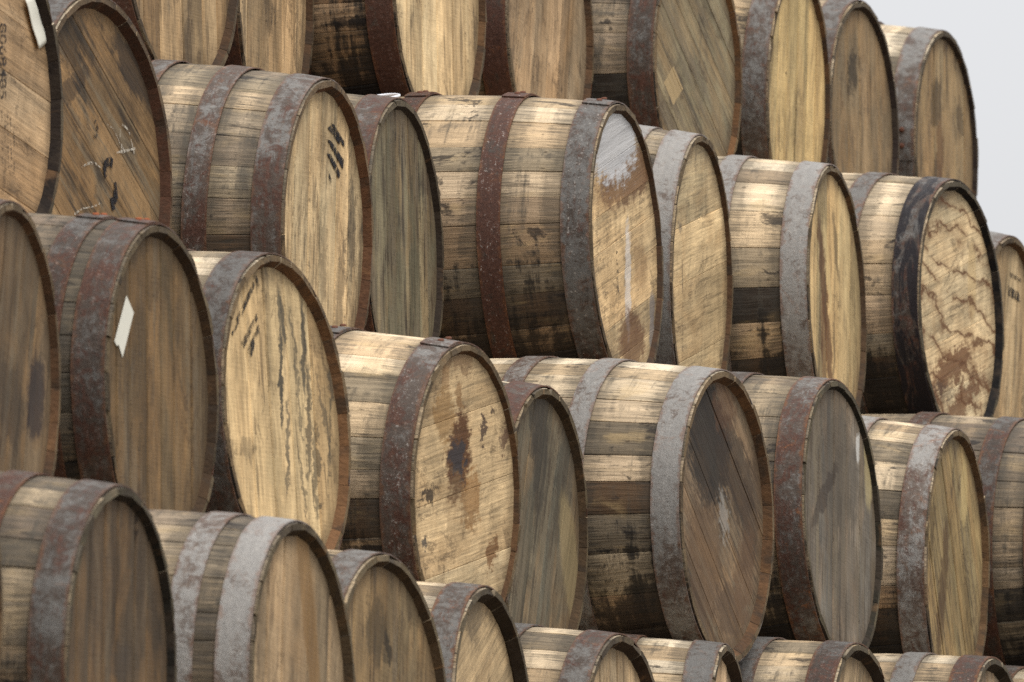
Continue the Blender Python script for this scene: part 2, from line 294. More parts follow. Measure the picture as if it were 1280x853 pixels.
    n.bump(n.add(n.mul(fine, .5), n.add(mid, n.mul(saw, .3))), .5, .002)
    return n.done(col, n.add(.62, n.mul(fine, .25)))

def wood_stave(name, P, key):
    n = NT(name); F = FR[key]; tc = n.t.nodes.new('ShaderNodeTexCoord')
    uv = n.sep(tc.outputs['UV']); u, v = uv[0], uv[1]
    o = n.sep(tc.outputs['Object']); x, y, z = o[0], o[1], n.sub(o[2], F.rb)
    rnd = n.mul(n.info('Random'), 80.); base = n.info('Color'); sd = float(sum(map(ord, key))*11 % 89)
    wob = n.noise(n.vec(n.mul(u, 4.), n.mul(v, 8.), rnd), 1., 2.)
    v2 = n.add(v, n.mul(n.sub(wob, .5), .02))
    fine = n.con(n.noise(n.vec(n.mul(u, 11.), n.mul(v2, 250.), rnd), 1., 6., .7), 2.4)
    mid = n.con(n.noise(n.vec(n.mul(u, 2.4), n.mul(v2, 60.), rnd), 1., 5., .65), 2.1)
    blot = n.noise(n.vec(n.mul(u, 7.), n.mul(v, 16.), rnd), 1., 5., .6, .5)
    wide = n.con(n.noise(n.vec(n.mul(u, 3.), n.mul(v2, 18.), rnd), 1., 3., .55), 2.1)
    col = n.scale(base, n.add(.16, n.add(n.mul(mid, .58), n.add(n.mul(fine, .62), n.mul(wide, .34)))))
    col = n.mix(n.mul(n.step(blot, .52, .68), .35), col, sc3(lin((222, 190, 136)), .85))
    # grey mildew that runs round the barrel, across the staves: thin runs and broader clouds
    drip = n.noise(n.vec(n.add(n.mul(x, 52.), sd), n.mul(y, 4.), n.mul(z, 4.)), 1., 6., .7, .3)
    drip2 = n.noise(n.vec(n.add(n.mul(x, 9.), sd), n.mul(y, 7.), n.mul(z, 7.)), 1., 7., .7, .7)
    k = {'pale': .022, 'grey': .07, 'amber': .04}[P['stave']]
    runs = n.mul(n.step(n.add(n.mul(drip, .8), n.mul(fine, .2)), .53-k, .66-k), n.step(drip2, .38, .58))
    col = n.mix(n.mul(runs, .6), col, lin((88, 82, 72)))
    cloud = n.mul(n.step(n.add(n.mul(drip2, .62), n.add(n.mul(drip, .2), n.mul(mid, .18))), .545-k, .67-k), n.step(fine, .1, .6, .55, 1.))
    col = n.mix(n.mul(cloud, .82), col, lin((80, 75, 67)))
    # dark stains bleeding from under the hoops
    ax = n.math('ABSOLUTE', x)
    for hx in (L/2-.035, L/2-P['h2'], L/2-P['h3']):
        dd = n.math('ABSOLUTE', n.sub(ax, hx))
        q = n.add(n.sub(dd, .026), n.add(n.mul(n.sub(drip2, .60), .15), n.add(n.mul(n.sub(drip, .5), .07), n.mul(n.sub(fine, .5), .03))))
        col = n.mix(n.mul(n.step(q, .022, -.014), n.step(fine, 0., .7, .8, .5)), col, lin((66, 62, 55)))
    # whiskey fungus: ragged black growth, weighted towards the underside of the barrel
    fung = n.add(n.mul(drip2, .55), n.add(n.mul(drip, .33), n.mul(mid, .12)))
    low_bias = n.mul(z, -.26/F.rb)
    col = n.mix(n.mul(n.step(n.add(fung, low_bias), .575, .665), .86), col, n.scale(lin((44, 40, 36)), n.add(.6, n.mul(fine, .7))))
    # thin black runs along the grain, odd black blotches, pits
    st = n.noise(n.vec(n.mul(u, 3.), n.mul(v2, 70.), n.add(rnd, 5.)), 1., 4., .65)
    col = n.mix(n.mul(n.step(st, .60, .72), .7), col, lin((54, 46, 38)))
    blk = n.noise(n.vec(n.add(n.mul(x, 8.), sd+5.), n.mul(y, 13.), n.mul(z, 13.)), 1., 7., .7, .7)
    col = n.mix(n.mul(n.step(n.add(n.mul(blk, .85), n.mul(mid, .15)), .57, .625), .8), col, lin((44, 40, 38)))
    pit = n.noise(n.vec(n.mul(u, 40.), n.mul(v, 90.), rnd), 1., 3.)
    col = n.mix(n.mul(n.step(pit, .67, .75), .65), col, lin((60, 48, 36)))
    n.bump(n.add(n.mul(fine, .6), mid), .6, .0025)
    return n.done(col, n.add(.62, n.mul(fine, .25)))

def chime_mat(name, c):
    n = NT(name); o = n.sep(n.tex('Object')); rnd = n.mul(n.info('Random'), 70.)
    f = n.con(n.noise(n.vec(n.mul(o[0], 30.), n.mul(o[1], 150.), n.add(rnd, n.mul(o[2], 150.))), 1., 5., .65), 1.8)
    g = n.noise(n.vec(n.mul(o[0], 8.), n.mul(o[1], 12.), n.add(rnd, n.mul(o[2], 12.))), 1., 6., .68, .5)
    l = lin(c); l = (l[0], l[1]*1.1, l[2]); m_ = sum(l)/3; l = tuple(v*.8+m_*.2 for v in l)
    col = n.scale(sc3(l, .66), n.add(.3, n.add(n.mul(f, .6), n.mul(n.info('Random'), .4))))
    col = n.mix(n.step(g, .47, .64, 0., .8), col, lin((60, 50, 40)))
    col = n.mix(n.step(g, .44, .30, 0., .35), col, lin((150, 112, 74)))
    n.bump(f, .6, .0025)
    return n.done(col, .8)

def hoop_mat(name, rust, seed, orange=.3, tar=0, white=.3, c0=.03, wd=.052, tone=None):
    tone = tone or .60 + .38*((seed*7.31) % 1)
    n = NT(name); o = n.tex('Object'); q = n.sep(o)
    p = n.vec(n.add(q[0], seed), q[1], q[2])
    a = n.noise(p, 44., 9., .82, .5); a2 = n.noise(p, 30., 9., .8, .7)
    b = n.con(n.noise(p, 110., 7., .75), 2.4); c = n.noise(p, 260., 5., .7); d = n.con(n.noise(p, 7., 5., .65), 2.2)
    wet = n.mul(n.sub(RB, q[2]), .10)                       # rust eats further where the hoop stays wet
    e0 = n.math('ABSOLUTE', n.sub(n.sub(L/2-c0, n.math('ABSOLUTE', q[0])), 0.)); edge = n.sub(wd/2, e0)      # distance to the nearer edge of the band
    run = n.con(n.noise(n.vec(n.mul(n.add(q[0], seed), 150.), n.mul(q[1], 10.), n.mul(q[2], 10.)), 1., 6., .7), 2.2)   # scuffs and runs along the band
    zinc = n.mix(n.add(n.mul(b, .6), n.mul(run, .4)), sc3(lin((104, 101, 97)), tone), sc3(lin((148, 144, 138)), tone))
    dull = n.mix(n.add(n.mul(b, .6), n.mul(run, .4)), sc3(lin((66, 56, 49)), tone), sc3(lin((108, 95, 85)), tone))
    red = n.mix(n.add(n.mul(b, .7), n.mul(run, .3)), lin((50, 32, 27)), lin((106, 70, 55)))
    tz = .60 - .27*rust
    za = n.add(n.mul(a, .7), n.add(n.mul(run, .09), n.add(n.mul(n.sub(d, .5), .20), n.add(wet, .105))))
    col = n.mix(n.step(za, tz+.06, tz-.06), dull, zinc)
    tr = .675 - .27*rust
    ra = n.add(n.add(n.mul(a2, .8), n.mul(run, .10)), n.add(n.mul(n.sub(d, .5), .16), n.add(wet, .05)))
    col = n.mix(n.mul(n.step(ra, tr-.05, tr+.06), .85), col, red)
    col = n.mix(n.mul(n.step(n.add(n.mul(b, .25), n.add(n.mul(c, .6), n.mul(run, .15))), .58, .65), white*.65), col, lin((178, 172, 164)))
    col = n.mix(n.mul(n.step(n.add(n.noise(p, 12., 9., .8, 1.), n.mul(n.sub(c, .5), .2)), .56, .66), orange), col, n.mix(b, lin((92, 54, 30)), lin((160, 100, 54))))
    col = n.mix(n.mul(n.step(n.add(edge, n.mul(n.sub(a2, .5), .05)), .006, -.001), .35+.5*orange), col, n.mix(b, lin((72, 46, 32)), lin((140, 92, 56))))
    if tar:
        col = n.mix(n.mul(n.step(n.noise(n.vec(n.mul(q[0], 30.), n.mul(q[1], 7.), n.mul(q[2], 7.)), 1., 7., .72, 1.), .42, .52), tar), col, lin((34, 31, 34)))
    n.bump(n.add(n.mul(b, .6), n.mul(c, .6)), .8, .002)
    n.put(n.b.inputs['Metallic'], n.step(za, tz+.03, tz-.03, 0., .25))
    return n.done(col, n.step(b, .1, .9, .5, .75))

def plain(name, c, rough=.7, noise=0.):
    n = NT(name)
    if noise:
        q = n.noise(n.tex('Object'), 90., 4., .6)
        return n.done(n.scale(lin(c), n.add(1-noise/2, n.mul(q, noise))), rough)
    return n.done(lin(c), rough)

def worn(name, c, lo, hi, sx=1., a=1.):
    n = NT(name); o = n.sep(n.tex('Object'))
    q = n.noise(n.vec(o[0], n.mul(o[1], 160.*sx), n.mul(o[2], 60.)), 1., 5., .7)
    n.put(n.b.inputs['Alpha'], n.step(q, lo, hi, 0., a))
    return n.done(lin(c), .85)
M_RIVET = plain('rivet_rust', (104, 68, 52), .75, .8)
M_RIVET2 = plain('rivet_orange', (150, 84, 52), .75, .6)
M_PAPER = plain('label_paper', (226, 222, 206), .8, .12)
M_INK = worn('black_ink', (46, 44, 46), .36, .56, 1., .82)
M_FADED = worn('faded_ink', (64, 60, 56), .42, .62, 1., .8)
M_CHALK = worn('chalk', (214, 206, 190), .44, .66, 1., .7)
M_PLASTIC = plain('white_plastic', (236, 236, 240), .35)
M_REAR = plain('rear_head_wood', (120, 100, 74), .8, .4)

# ------------------------------------------------------------------ mesh helpers
def new_obj(name, me, mats, parent=None, color=None):
    ob = bpy.data.objects.new(name, me); COL.objects.link(ob)
    if not me.materials:
        for m in mats: me.materials.append(m)
    if parent: ob.parent = parent
    if color: ob.color = color
    return ob

def mesh(name, vs, fs, smooth=None, mi=None, uvs=None):
    me = bpy.data.meshes.new(name); me.from_pydata(vs, [], fs)
    if mi: me.polygons.foreach_set('material_index', mi)
    if uvs:
        l = me.uv_layers.new(name='UVMap')
        vi = np.zeros(len(me.loops), dtype=np.int32); me.loops.foreach_get('vertex_index', vi)
        l.data.foreach_set('uv', np.array(uvs, dtype=np.float32)[vi].ravel())
    if smooth is not None:
        me.shade_smooth(); me.set_sharp_from_angle(angle=smooth)
    me.update(); return me

def prof(t, F): return F.rb - (F.rb-F.rh)*abs(2*t/L)**1.95

ST = [-.45, -.432, -.36, -.24, -.12, 0, .12, .24, .36, .432, .45]
def make_stave(F, p0, p1, roff, j0, j1, cut):
    vs, uvs, fs, mi = [], [], [], []
    g = .0004/F.rb; w = (p1-p0)
    ang = [p0+g, p0+g+w*.035, p0+w*.5, p1-g-w*.035, p1-g]
    dep = [-cut, 0, 0, 0, -.0007]
    rr_ = random.Random(int(p0*1e6)); chip = [rr_.uniform(-.0012, .0008) - (.0045 if rr_.random() < .13 else 0) for _ in range(4)]
    for i, t in enumerate(ST):
        tt = t + (j0 if i == 0 else j1 if i == len(ST)-1 else 0)
        ro = prof(t, F) + roff; th = .0095 if i in (0, len(ST)-1) else .024
        for q, (a, d) in enumerate(zip(ang, dep)):
            ce = (chip[q//2] if i == len(ST)-1 else 0); r = ro + d - abs(ce)*.5; vs.append((tt+ce, -r*math.sin(a), F.rb + r*math.cos(a))); uvs.append((t+.5, (a-p0)*F.rb))
        for a in (p1-g, p0+g):
            r = ro - th; vs.append((tt, -r*math.sin(a), F.rb + r*math.cos(a))); uvs.append((t+.5, (a-p0)*F.rb))
    k = 7
    for i in range(len(ST)-1):
        for q in range(k):
            a, b = i*k+q, i*k+(q+1) % k
            fs.append((a, b, b+k, a+k)); mi.append(1 if q == 5 else 0)
    fs.append(tuple(range(k-1, -1, -1))); mi.append(2)
    e = (len(ST)-1)*k; fs.append(tuple(e+q for q in range(k))); mi.append(2)
    return mesh('stave', vs, fs, R(28), mi, uvs)

def make_hoop(F, x0, x1, lap, seed):
    """a riveted flat band whose ends overlap at the angle lap; thickness 2.4 mm"""
    rg = random.Random(seed); N = 84; vs, fs = [], []
    a0 = lap; span = 2*math.pi + .11/F.rb
    wob = [rg.uniform(-.0008, .0008) for _ in range(12)]
    for i in range(N+1):
        f = i/N; a = a0 + span*f
        lift = .0028*max(0, (f-.955)/.02) if f < .975 else .0028
        e = wob[int(f*11.99)]*(1 if 0 < i < N else 0)
        for (x, r) in ((x0+e, .0006), (x0+e, .0028), (x1+e*.5, .0028), (x1+e*.5, .0006)):
            rr = prof(x, F) + r + lift + .0012
            vs.append((x, -rr*math.sin(a), F.rb + rr*math.cos(a)))
    for i in range(N):
        for q in range(4):
            a, b = i*4+q, i*4+(q+1) % 4
            fs.append((a, a+4, b+4, b))
    fs.append((0, 1, 2, 3)); e = N*4; fs.append((e+3, e+2, e+1, e))
    return mesh('hoop', vs, fs, R(40)), a0+span

def rivet_mesh():
    vs, fs = [], []
    for r, h in ((.006, -.001), (.006, .0012), (.004, .003)):
        for i in range(10): vs.append((r*math.cos(i*math.pi/5), r*math.sin(i*math.pi/5), h))
    for k in range(2):
        for i in range(10): fs.append((k*10+i, k*10+(i+1) % 10, k*10+10+(i+1) % 10, k*10+10+i))
    fs.append(tuple(range(20, 30)))
    return mesh('rivet', vs, fs, R(50))
RIVET = rivet_mesh(); RIVET2 = rivet_mesh()

def disc_strip(Rd, v0, v1, n=9):
    """outline of the strip v0 < v < v1 of a disc, as (u, v) points"""
    v0, v1 = max(v0, -Rd*.9995), min(v1, Rd*.9995)
    f = lambda v: math.sqrt(max(0, Rd*Rd - v*v))
    return [(f(v0+(v1-v0)*i/n), v0+(v1-v0)*i/n) for i in range(n+1)] + [(-f(v1-(v1-v0)*i/n), v1-(v1-v0)*i/n) for i in range(n+1)]

def make_board(F, g, Rd, v0, v1, xf, off, ch=.0011):
    ch = .0009 + .0018*math.sin(g)**8
    pts = disc_strip(Rd, v0, v1)
    cu = sum(p[0] for p in pts)/len(pts); cv = (v0+v1)/2
    def to(p, x):
        return (x, p[0]*math.cos(g) - p[1]*math.sin(g), F.rb + p[0]*math.sin(g) + p[1]*math.cos(g))
    ins = [(u - math.copysign(min(ch, abs(u)), u)*.6, v + (ch if v < cv else -ch)*min(1, abs(v-cv)/((v1-v0)*.45))) for u, v in pts]
    n = len(pts)
    vs = [to(p, xf-.02) for p in pts] + [to(p, xf+off-ch*.8) for p in pts] + [to(p, xf+off) for p in ins]
    fs = [tuple(range(n))[::-1], tuple(range(2*n, 3*n))]
    for k in range(2):
        for i in range(n):
            j = (i+1) % n; fs.append((k*n+i, k*n+j, k*n+n+j, k*n+n+i))
    return mesh('head_board', vs, fs)

def flat_poly(name, F, pts, x, th=.0006):
    """a thin sheet on the head: outline in (right, up) metres from the head's centre"""
    n = len(pts)
    vs = [(x, p[0], F.rb+p[1]) for p in pts] + [(x+th, p[0], F.rb+p[1]) for p in pts]
    fs = [tuple(range(n))[::-1], tuple(range(n, 2*n))] + [(i, (i+1) % n, n+(i+1) % n, n+i) for i in range(n)]
    me = mesh(name, vs, fs)
    bm = bmesh.new(); bm.from_mesh(me); bmesh.ops.recalc_face_normals(bm, faces=bm.faces); bm.to_mesh(me); bm.free()
    return me

def stroke(F, pts, x, w, name, rg, breaks=.0, th=.0005):
    """a hand drawn line: short quads along pts, width w with a shaky hand"""
    vs, fs = [], []
    fine = []
    for (a, b) in zip(pts[:-1], pts[1:]):
        m = max(1, int(math.dist(a, b)/.012))
        fine += [(a[0]+(b[0]-a[0])*i/m, a[1]+(b[1]-a[1])*i/m) for i in range(m)]
    fine.append(pts[-1])
    for (a, b) in zip(fine[:-1], fine[1:]):
        if rg.random() < breaks: continue
        d = math.dist(a, b) or 1; nx, ny = -(b[1]-a[1])/d, (b[0]-a[0])/d
        w1 = w*rg.uniform(.5, 1.1)/2; k = len(vs)
        for (p, s) in ((a, 1), (a, -1), (b, -1), (b, 1)):
            for h in (0, th): vs.append((x+h, p[0]+nx*w1*s, F.rb+p[1]+ny*w1*s))
        fs += [(k, k+2, k+4, k+6)[::-1], (k+1, k+3, k+5, k+7), (k, k+2, k+3, k+1), (k+2, k+4, k+5, k+3), (k+4, k+6, k+7, k+5), (k+6, k, k+1, k+7)]
    me = mesh(name, vs, fs)
    bm = bmesh.new(); bm.from_mesh(me); bmesh.ops.recalc_face_normals(bm, faces=bm.faces); bm.to_mesh(me); bm.free()
    return me

# ------------------------------------------------------------------ one barrel
TONES = {
 'pale': [((226,200,160), 5), ((212,182,138), 4), ((196,166,124), 2), ((168,144,112), 1.2), ((232,210,174), 2)],
 'grey': [((178,156,124), 4), ((152,132,106), 4), ((198,170,130), 2), ((130,112,92), 2), ((208,182,142), 1.2)],
 'amber': [((176,134,88), 4), ((160,118,76), 3), ((192,152,102), 3), ((146,110,74), 2), ((204,172,124), 1)],
}
LOWER = [((170,136,98), 4), ((154,120,82), 4), ((138,110,80), 3), ((184,150,110), 2)]
def pick(rg, pal):
    t = rg.uniform(0, sum(w for _, w in pal))
    for c, w in pal:
        t -= w
        if t <= 0: return c
    return pal[-1][0]
def col4(c, k=1.12, a=1): return (*sc3(lin(c), k), a)

def make_barrel(key, label, group='barrels stacked in the pile'):
    F = FR[key]; P = dict(DEF); P.update(SPEC.get(key, {})); rg = random.Random(key)
    root = bpy.data.objects.new('oak_barrel', None); COL.objects.link(root)
    root.empty_display_size = .1; root.matrix_world = F.M
    root['label'] = label; root['category'] = 'barrel'; root['group'] = group
    ms = wood_stave('stave_wood_'+key, P, key); mc = chime_mat('chime_wood_'+key, P['chime']); mh = wood_head('head_wood_'+key, P, key)
    me_ = chime_mat('end_grain_'+key, tuple(.4*a+.6*b for a, b in zip(P['chime'], (158, 134, 100))))
    # staves of uneven width
    n = P['n'] + rg.choice((-1, 0, 1)); w = [rg.uniform(.7, 1.35) for _ in range(n)]; tot = sum(w)
    a = rg.uniform(0, 1)
    for q in w:
        d = q/tot*2*math.pi; mid = (a + d/2) % (2*math.pi)
        # the rain-washed upper staves are bleached; further round they keep more of their amber
        t = min(1, max(0, (.55-math.cos(mid))/1.1 + rg.uniform(-.3, .3)))
        if P['stave'] == 'grey': t *= .35
        ca, cb = pick(rg, TONES[P['stave']]), pick(rg, LOWER)
        c = tuple(a_*(1-t)+b_*t for a_, b_ in zip(ca, cb))
        k = rg.uniform(.80, 1.16)
        if rg.random() < .2: c = rg.choice(((176,154,120), (152,134,106), (168,148,116), (132,116,92)))
        if math.cos(mid) < .15 and rg.random() < .12 - .32*math.cos(mid): c = rg.choice(((84,66,48), (64,54,44), (102,78,54)))     # dark staves, likelier towards the underside
        me = make_stave(F, a, a+d, rg.uniform(-.0007, .0007), rg.uniform(-.001, .0005), rg.uniform(-.001, .0006), rg.choice((.0006, .0012, .002, .003)))
        cl = lin(c); gr = sum(cl)/3; cl = tuple(v_*.86+gr*.14 for v_ in cl)
        new_obj('stave', me, (ms, mc, me_), root, (*sc3(cl, 1.04*k), 1)); a += d
    # hoops
    laps = P['lap'] or tuple(rg.uniform(195, 320) for _ in range(3))
    hm = [hoop_mat('hoop_metal_%s_%d' % (key, i), P['rust'][i], rg.uniform(0, 50), c0=(.03, P['h2'], P['h3'])[i], wd=(.052, .044, .044)[i], tone={'e2': 1.4, 'c5': 1.3, 'c6': 1.25, 'd5': 1.2, 'd7': 1.35}.get(key), orange=.7 if (key, i) in (('e8', 0), ('e1', 1), ('d6', 0), ('e4', 0)) else rg.uniform(.1, .45),
                   tar=.95 if P.get('tar') and i == 0 else 0, white=rg.choice((.15, .4, .8)) if key not in ('d3', 'd7', 'c4', 'e2') else 1.) for i in range(3)]
    for sgn in (1, -1):
        for i, (c0, wd) in enumerate(((.004+.026, .052), (P['h2'], .044), (P['h3'], .044))):
            xa, xb = L/2-c0-wd/2, L/2-c0+wd/2
            if sgn < 0: xa, xb = -xb, -xa
            lap = R(laps[i]) - .055/F.rb if sgn > 0 else rg.uniform(2, 4)
            me, end = make_hoop(F, xa, xb, lap, key+str(i)+str(sgn))
            h = new_obj('hoop', me, (hm[i],), root)
            for da in (.035, .075):
                aa = end - da/F.rb; xm = (xa+xb)/2; rr = prof(xm, F)+.0066
                rv = new_obj('rivet', RIVET2 if key == 'd1' else RIVET, (M_RIVET2 if key == 'd1' else M_RIVET,), h)
                nrm = Vector((0, -math.sin(aa), math.cos(aa)))
                rv.matrix_local = Matrix.Translation((xm, rr*nrm.y, F.rb+rr*nrm.z)) @ nrm.to_track_quat('Z', 'Y').to_matrix().to_4x4()
    # front head of boards
    gp = .0003 + .0011*math.sin(R(P['g']))**8; Rd = F.rh - .0135; xf = L/2 - P['rec']; nb = P['boards']; ww = [rg.uniform(.75, 1.3) for _ in range(nb)]
    ww[0] *= 1.15; ww[-1] *= 1.15; t = sum(ww); v = -Rd
    for q in ww:
        d = q/t*2*Rd
        me = make_board(F, R(P['g']), Rd, v+gp, v+d-gp, xf, rg.uniform(-.0006, .0006))
        tn = P['tone']; k = rg.uniform(.70, 1.22); wm = rg.uniform(-.05, .05)
        cl = lin(tn); cl = (cl[0]*k*(1+wm), cl[1]*k, cl[2]*k*(1-wm))
        new_obj('head_board', me, (mh,), root, (*sc3(cl, 1.42), 1)); v += d
    # rear head, in one piece (it faces into the pile)
    pts = [(Rd*math.cos(i*math.pi/18), Rd*math.sin(i*math.pi/18)) for i in range(36)]
    new_obj('rear_head', flat_poly('rear_head', F, pts, -L/2+.02, .02), (M_REAR,), root)
    root['rec'] = P['rec']
    return root, F, xf

# ------------------------------------------------------------------ ground
def ground():
    n = NT('gravel_yard'); o = n.tex('Object')
    a = n.noise(o, .35, 5.); b = n.noise(o, 9., 6., .7); c = n.noise(o, 60., 4., .7)
    col = n.mix(b, lin((58, 54, 48)), lin((88, 82, 72)))
    col = n.mix(n.step(a, .45, .65, 0., .6), col, lin((74, 68, 58)))
    col = n.mix(n.step(c, .55, .7, 0., .5), col, lin((44, 41, 37)))
    n.bump(n.add(b, c), .8, .02)
    N = 40; S = 1500.
    xs = [math.copysign((abs(i)/N)**3*S, i) for i in range(-N, N+1)]
    vs = [(x, y, 0 if abs(x) < 30 and abs(y) < 30 else .4*math.sin(x*.01)*math.cos(y*.013)) for y in xs for x in xs]
    k = 2*N+1
    fs = [(j*k+i, j*k+i+1, (j+1)*k+i+1, (j+1)*k+i) for j in range(k-1) for i in range(k-1)]
    g = new_obj('ground', mesh('ground', vs, fs), (n.done(col, .9),)); g['kind'] = 'structure'
ground()

# ------------------------------------------------------------------ the barrels in view
LABELS = {
'b2':'barrel in top row with brown upright head boards behind the barred-stencil barrel',
'b3':'barrel in the top row with a faded stencil smudge on its upright head boards',
'b4':'barrel in the top row with pale cracked head and dark rusty end hoop',
'b5':'barrel in the top row with plain light tan head between two dark rusty hoops',
'b6':'weathered barrel in the top row with diagonal grey boards and a pale bare patch',
'b7':'barrel in the top row with clean yellowish head and one small knot',
'b8':'barrel in the top row with dark scribbled smudge high on its tan head',
'b9':'last barrel of the top row against the sky, rivets on its grey hoop',
'c0':'barrel with black printed number 8068485 and torn white paper on its head',
'c1':'barrel with slanting brown head boards marked with chalk lines and a dark patch',
'c2':'barrel with pale upright head boards and a black barred stencil',
'c3':'barrel with grey-olive streaked upright head boards and a reddish rusty end hoop',
'c4':'barrel with white paint and brown scorch on slanting boards, rust-red second hoop',
'c5':'barrel with plain tan head of few wide slanting boards beside the white-painted one',
'c6':'barrel with pale grey hoops and dark brown streaks down its tan head',
'c7':'barrel with black tarred end hoop and brown crack lines over its pale head',
'c8':'barrel whose tan head shows a faded stencil, half behind the tar-hooped barrel',
'd0':'barrel with blotchy dark brown head and ragged light rim beside the paper-labelled barrel',
'd1':'barrel with small white paper label on dull brown head, two rusty hoops close together',
'd2':'barrel with wavy black streaks and barred stencil down its light tan head',
'd3':'barrel with pale tan head spotted by a large rust-brown stain',
'd4':'barrel with dark grey weathered head and rust-red hoop beside the stained pale one',
'd5':'barrel with smooth grey hoops and dark scorched head showing a white streak',
'd6':'barrel with grey weathered head and orange rust line along its end hoop',
'd7':'barrel with narrow olive-brown fibrous head and white-flecked end hoop',
'd8':'barrel turned so only grey-streaked staves show, past the narrow olive-brown head',
'e0':'barrel in the lowest row of which only a dark rim edge shows',
'e1':'barrel in the lowest row with plain dark brown head and orange-rusted second hoop',
'e2':'barrel in the lowest row with two whitish flaking hoops and light tan head',
'e3':'barrel in the lowest row with mottled brown head and chipped rim',
'e4':'barrel in lowest row with slanting boards deep inside its rim, orange-flecked hoop',
'e5':'barrel in the lowest row with purplish hoops and pale grey-stained staves',
'e6':'barrel in the lowest row with grey end hoop on bright cream staves',
'e7':'barrel in the lowest row with rusty end hoop and yellowish rim',
'e8':'barrel in the lowest row with orange rusty end hoop and whitish second hoop',
'e9':'barrel in the lowest row, its top just showing past the orange-hooped one',
}
ROOT = {}
for key, lab in LABELS.items(): ROOT[key] = make_barrel(key, 'oak '+lab)

# ------------------------------------------------------------------ marks and papers on single barrels
def on_head(key, name, me_or_pts, mat, th=.0006, lift=.0012):
    root, F, xf = ROOT[key]
    me = flat_poly(name, F, [face_pt(key, *p) for p in me_or_pts], xf+lift, th)
    return new_obj(name, me, (mat,), root)
# torn paper on the numbered barrel, its edge curling off the wood
def curled_paper(key, corners, name):
    root, F, xf = ROOT[key]; A, B, C, D = [face_pt(key, *p) for p in corners]
    vs, fs = [], []; nu, nv = 6, 12
    for i in range(nv+1):
        for j in range(nu+1):
            s, t = i/nv, j/nu
            p = [(A[k]*(1-t)+B[k]*t)*(1-s) + (D[k]*(1-t)+C[k]*t)*s for k in (0, 1)]
            vs.append((xf+.002+.004*(1-t)**2+.0008*math.sin(s*9), p[0], F.rb+p[1]))
    for i in range(nv):
        for j in range(nu):
            a = i*(nu+1)+j; fs.append((a, a+1, a+nu+2, a+nu+1))
    me = mesh(name, vs, fs, R(60)); o = new_obj(name, me, (M_PAPER,), root)
    md = o.modifiers.new('thick', 'SOLIDIFY'); md.thickness = .0008
    return o
curled_paper('c0', [(27, 0), (40, -3), (59, 52), (44, 62)], 'paper_label')
on_head('d1', 'paper_label', [(157, 370), (166, 391), (152, 447), (147, 431), (145, 433), (142, 427)], M_PAPER)

rg = random.Random(3)
def text_on(key, body, p_top, p_bot, width_px_pt, mat, name):
    """print that runs down the head from p_top to p_bot"""
    root, F, xf = ROOT[key]
    cu = bpy.data.curves.new('print', 'FONT'); cu.body = body; cu.size = 1; cu.offset = .012
    tmp = bpy.data.objects.new('print', cu); COL.objects.link(tmp)
    dg = bpy.context.evaluated_depsgraph_get(); me = bpy.data.meshes.new_from_object(tmp.evaluated_get(dg))
    bpy.data.objects.remove(tmp); bpy.data.curves.remove(cu)
    co = np.array([v.co[:] for v in me.vertices]); co[:, 0] -= co[:, 0].min(); co[:, 1] -= co[:, 1].min()
    W, H = co[:, 0].max(), co[:, 1].max()
    a, b, c = (np.array(face_pt(key, *p)) for p in (p_top, p_bot, width_px_pt))
    ax = (b-a)/W; ay = (c-a)/H
    for v, (s, t, _) in zip(me.vertices, co):
        q = a + ax*s + ay*t; v.co = (xf+.0011, q[0], F.rb+q[1])
    me.name = name
    return new_obj(name, me, (mat,), root)
text_on('c0', '8068485', (-1, 29), (-1, 124), (7.5, 29), M_INK, 'printed_number')
# two columns of illegible small print below the number, as rows of tiny strokes
def small_print(key, x0, y0, x1, y1, rows, mat, name, h=.006):
    root, F, xf = ROOT[key]; vs, fs = [], []
    A, B = face_pt(key, x0, y0), face_pt(key, x1, y1)
    for r_ in range(rows):
        t = r_/max(1, rows-1); yy = A[0]+(B[0]-A[0])*t; z = A[1] - rg.uniform(0, .01)
        while z > B[1]:
            d = rg.uniform(.003, .007)
            k = len(vs)
            for (a, b) in ((0, 0), (h*rg.uniform(.5, 1), 0), (h*rg.uniform(.5, 1), -d), (0, -d)): vs.append((xf+.0011, yy+a, F.rb+z+b))
            fs.append((k, k+1, k+2, k+3)); z -= d + rg.choice((.002, .002, .003, .008))
    return new_obj(name, mesh(name, vs, fs), (mat,), root)
small_print('c0', 1, 136, 17, 212, 5, M_FADED, 'small_print')
small_print('c4', 768, 262, 772, 375, 1, M_FADED, 'small_print', .016)
small_print('c4', 772, 264, 794, 274, 7, M_FADED, 'small_print', .007)
small_print('d1', 150, 392, 158, 425, 4, M_FADED, 'small_print', .004)
small_print('b3', 332, 2, 346, 32, 5, M_FADED, 'small_print', .008)
# barred stencils
def bars(key, lst, mat, name):
    for poly in lst: on_head(key, name, poly, mat, .0004, .0009)
bars('c2', [[(409,160),(413,157),(424,172),(424,181)], [(408,174),(413,176),(429,200),(428,212)], [(408,192),(413,193),(425,217),(423,224)], [(413,154),(417,156),(430,178),(430,186)], [(408,212),(411,216),(414,226),(413,231)]], M_INK, 'stencil_bar')
bars('d2', [[(308,440),(322,406),(324,411),(314,446)], [(301,428),(321,390),(322,398),(304,436)], [(295,398),(316,352),(318,358),(297,406)], [(316,345),(320,344),(324,358),(321,358)], [(289,416),(296,404),(296,409),(290,420)]], M_FADED, 'stencil_bar')
bars('c8', [[(1259,356),(1273,366),(1275,378),(1260,370)], [(1262,340),(1275,348),(1276,353),(1263,347)]], M_FADED, 'stencil_bar')
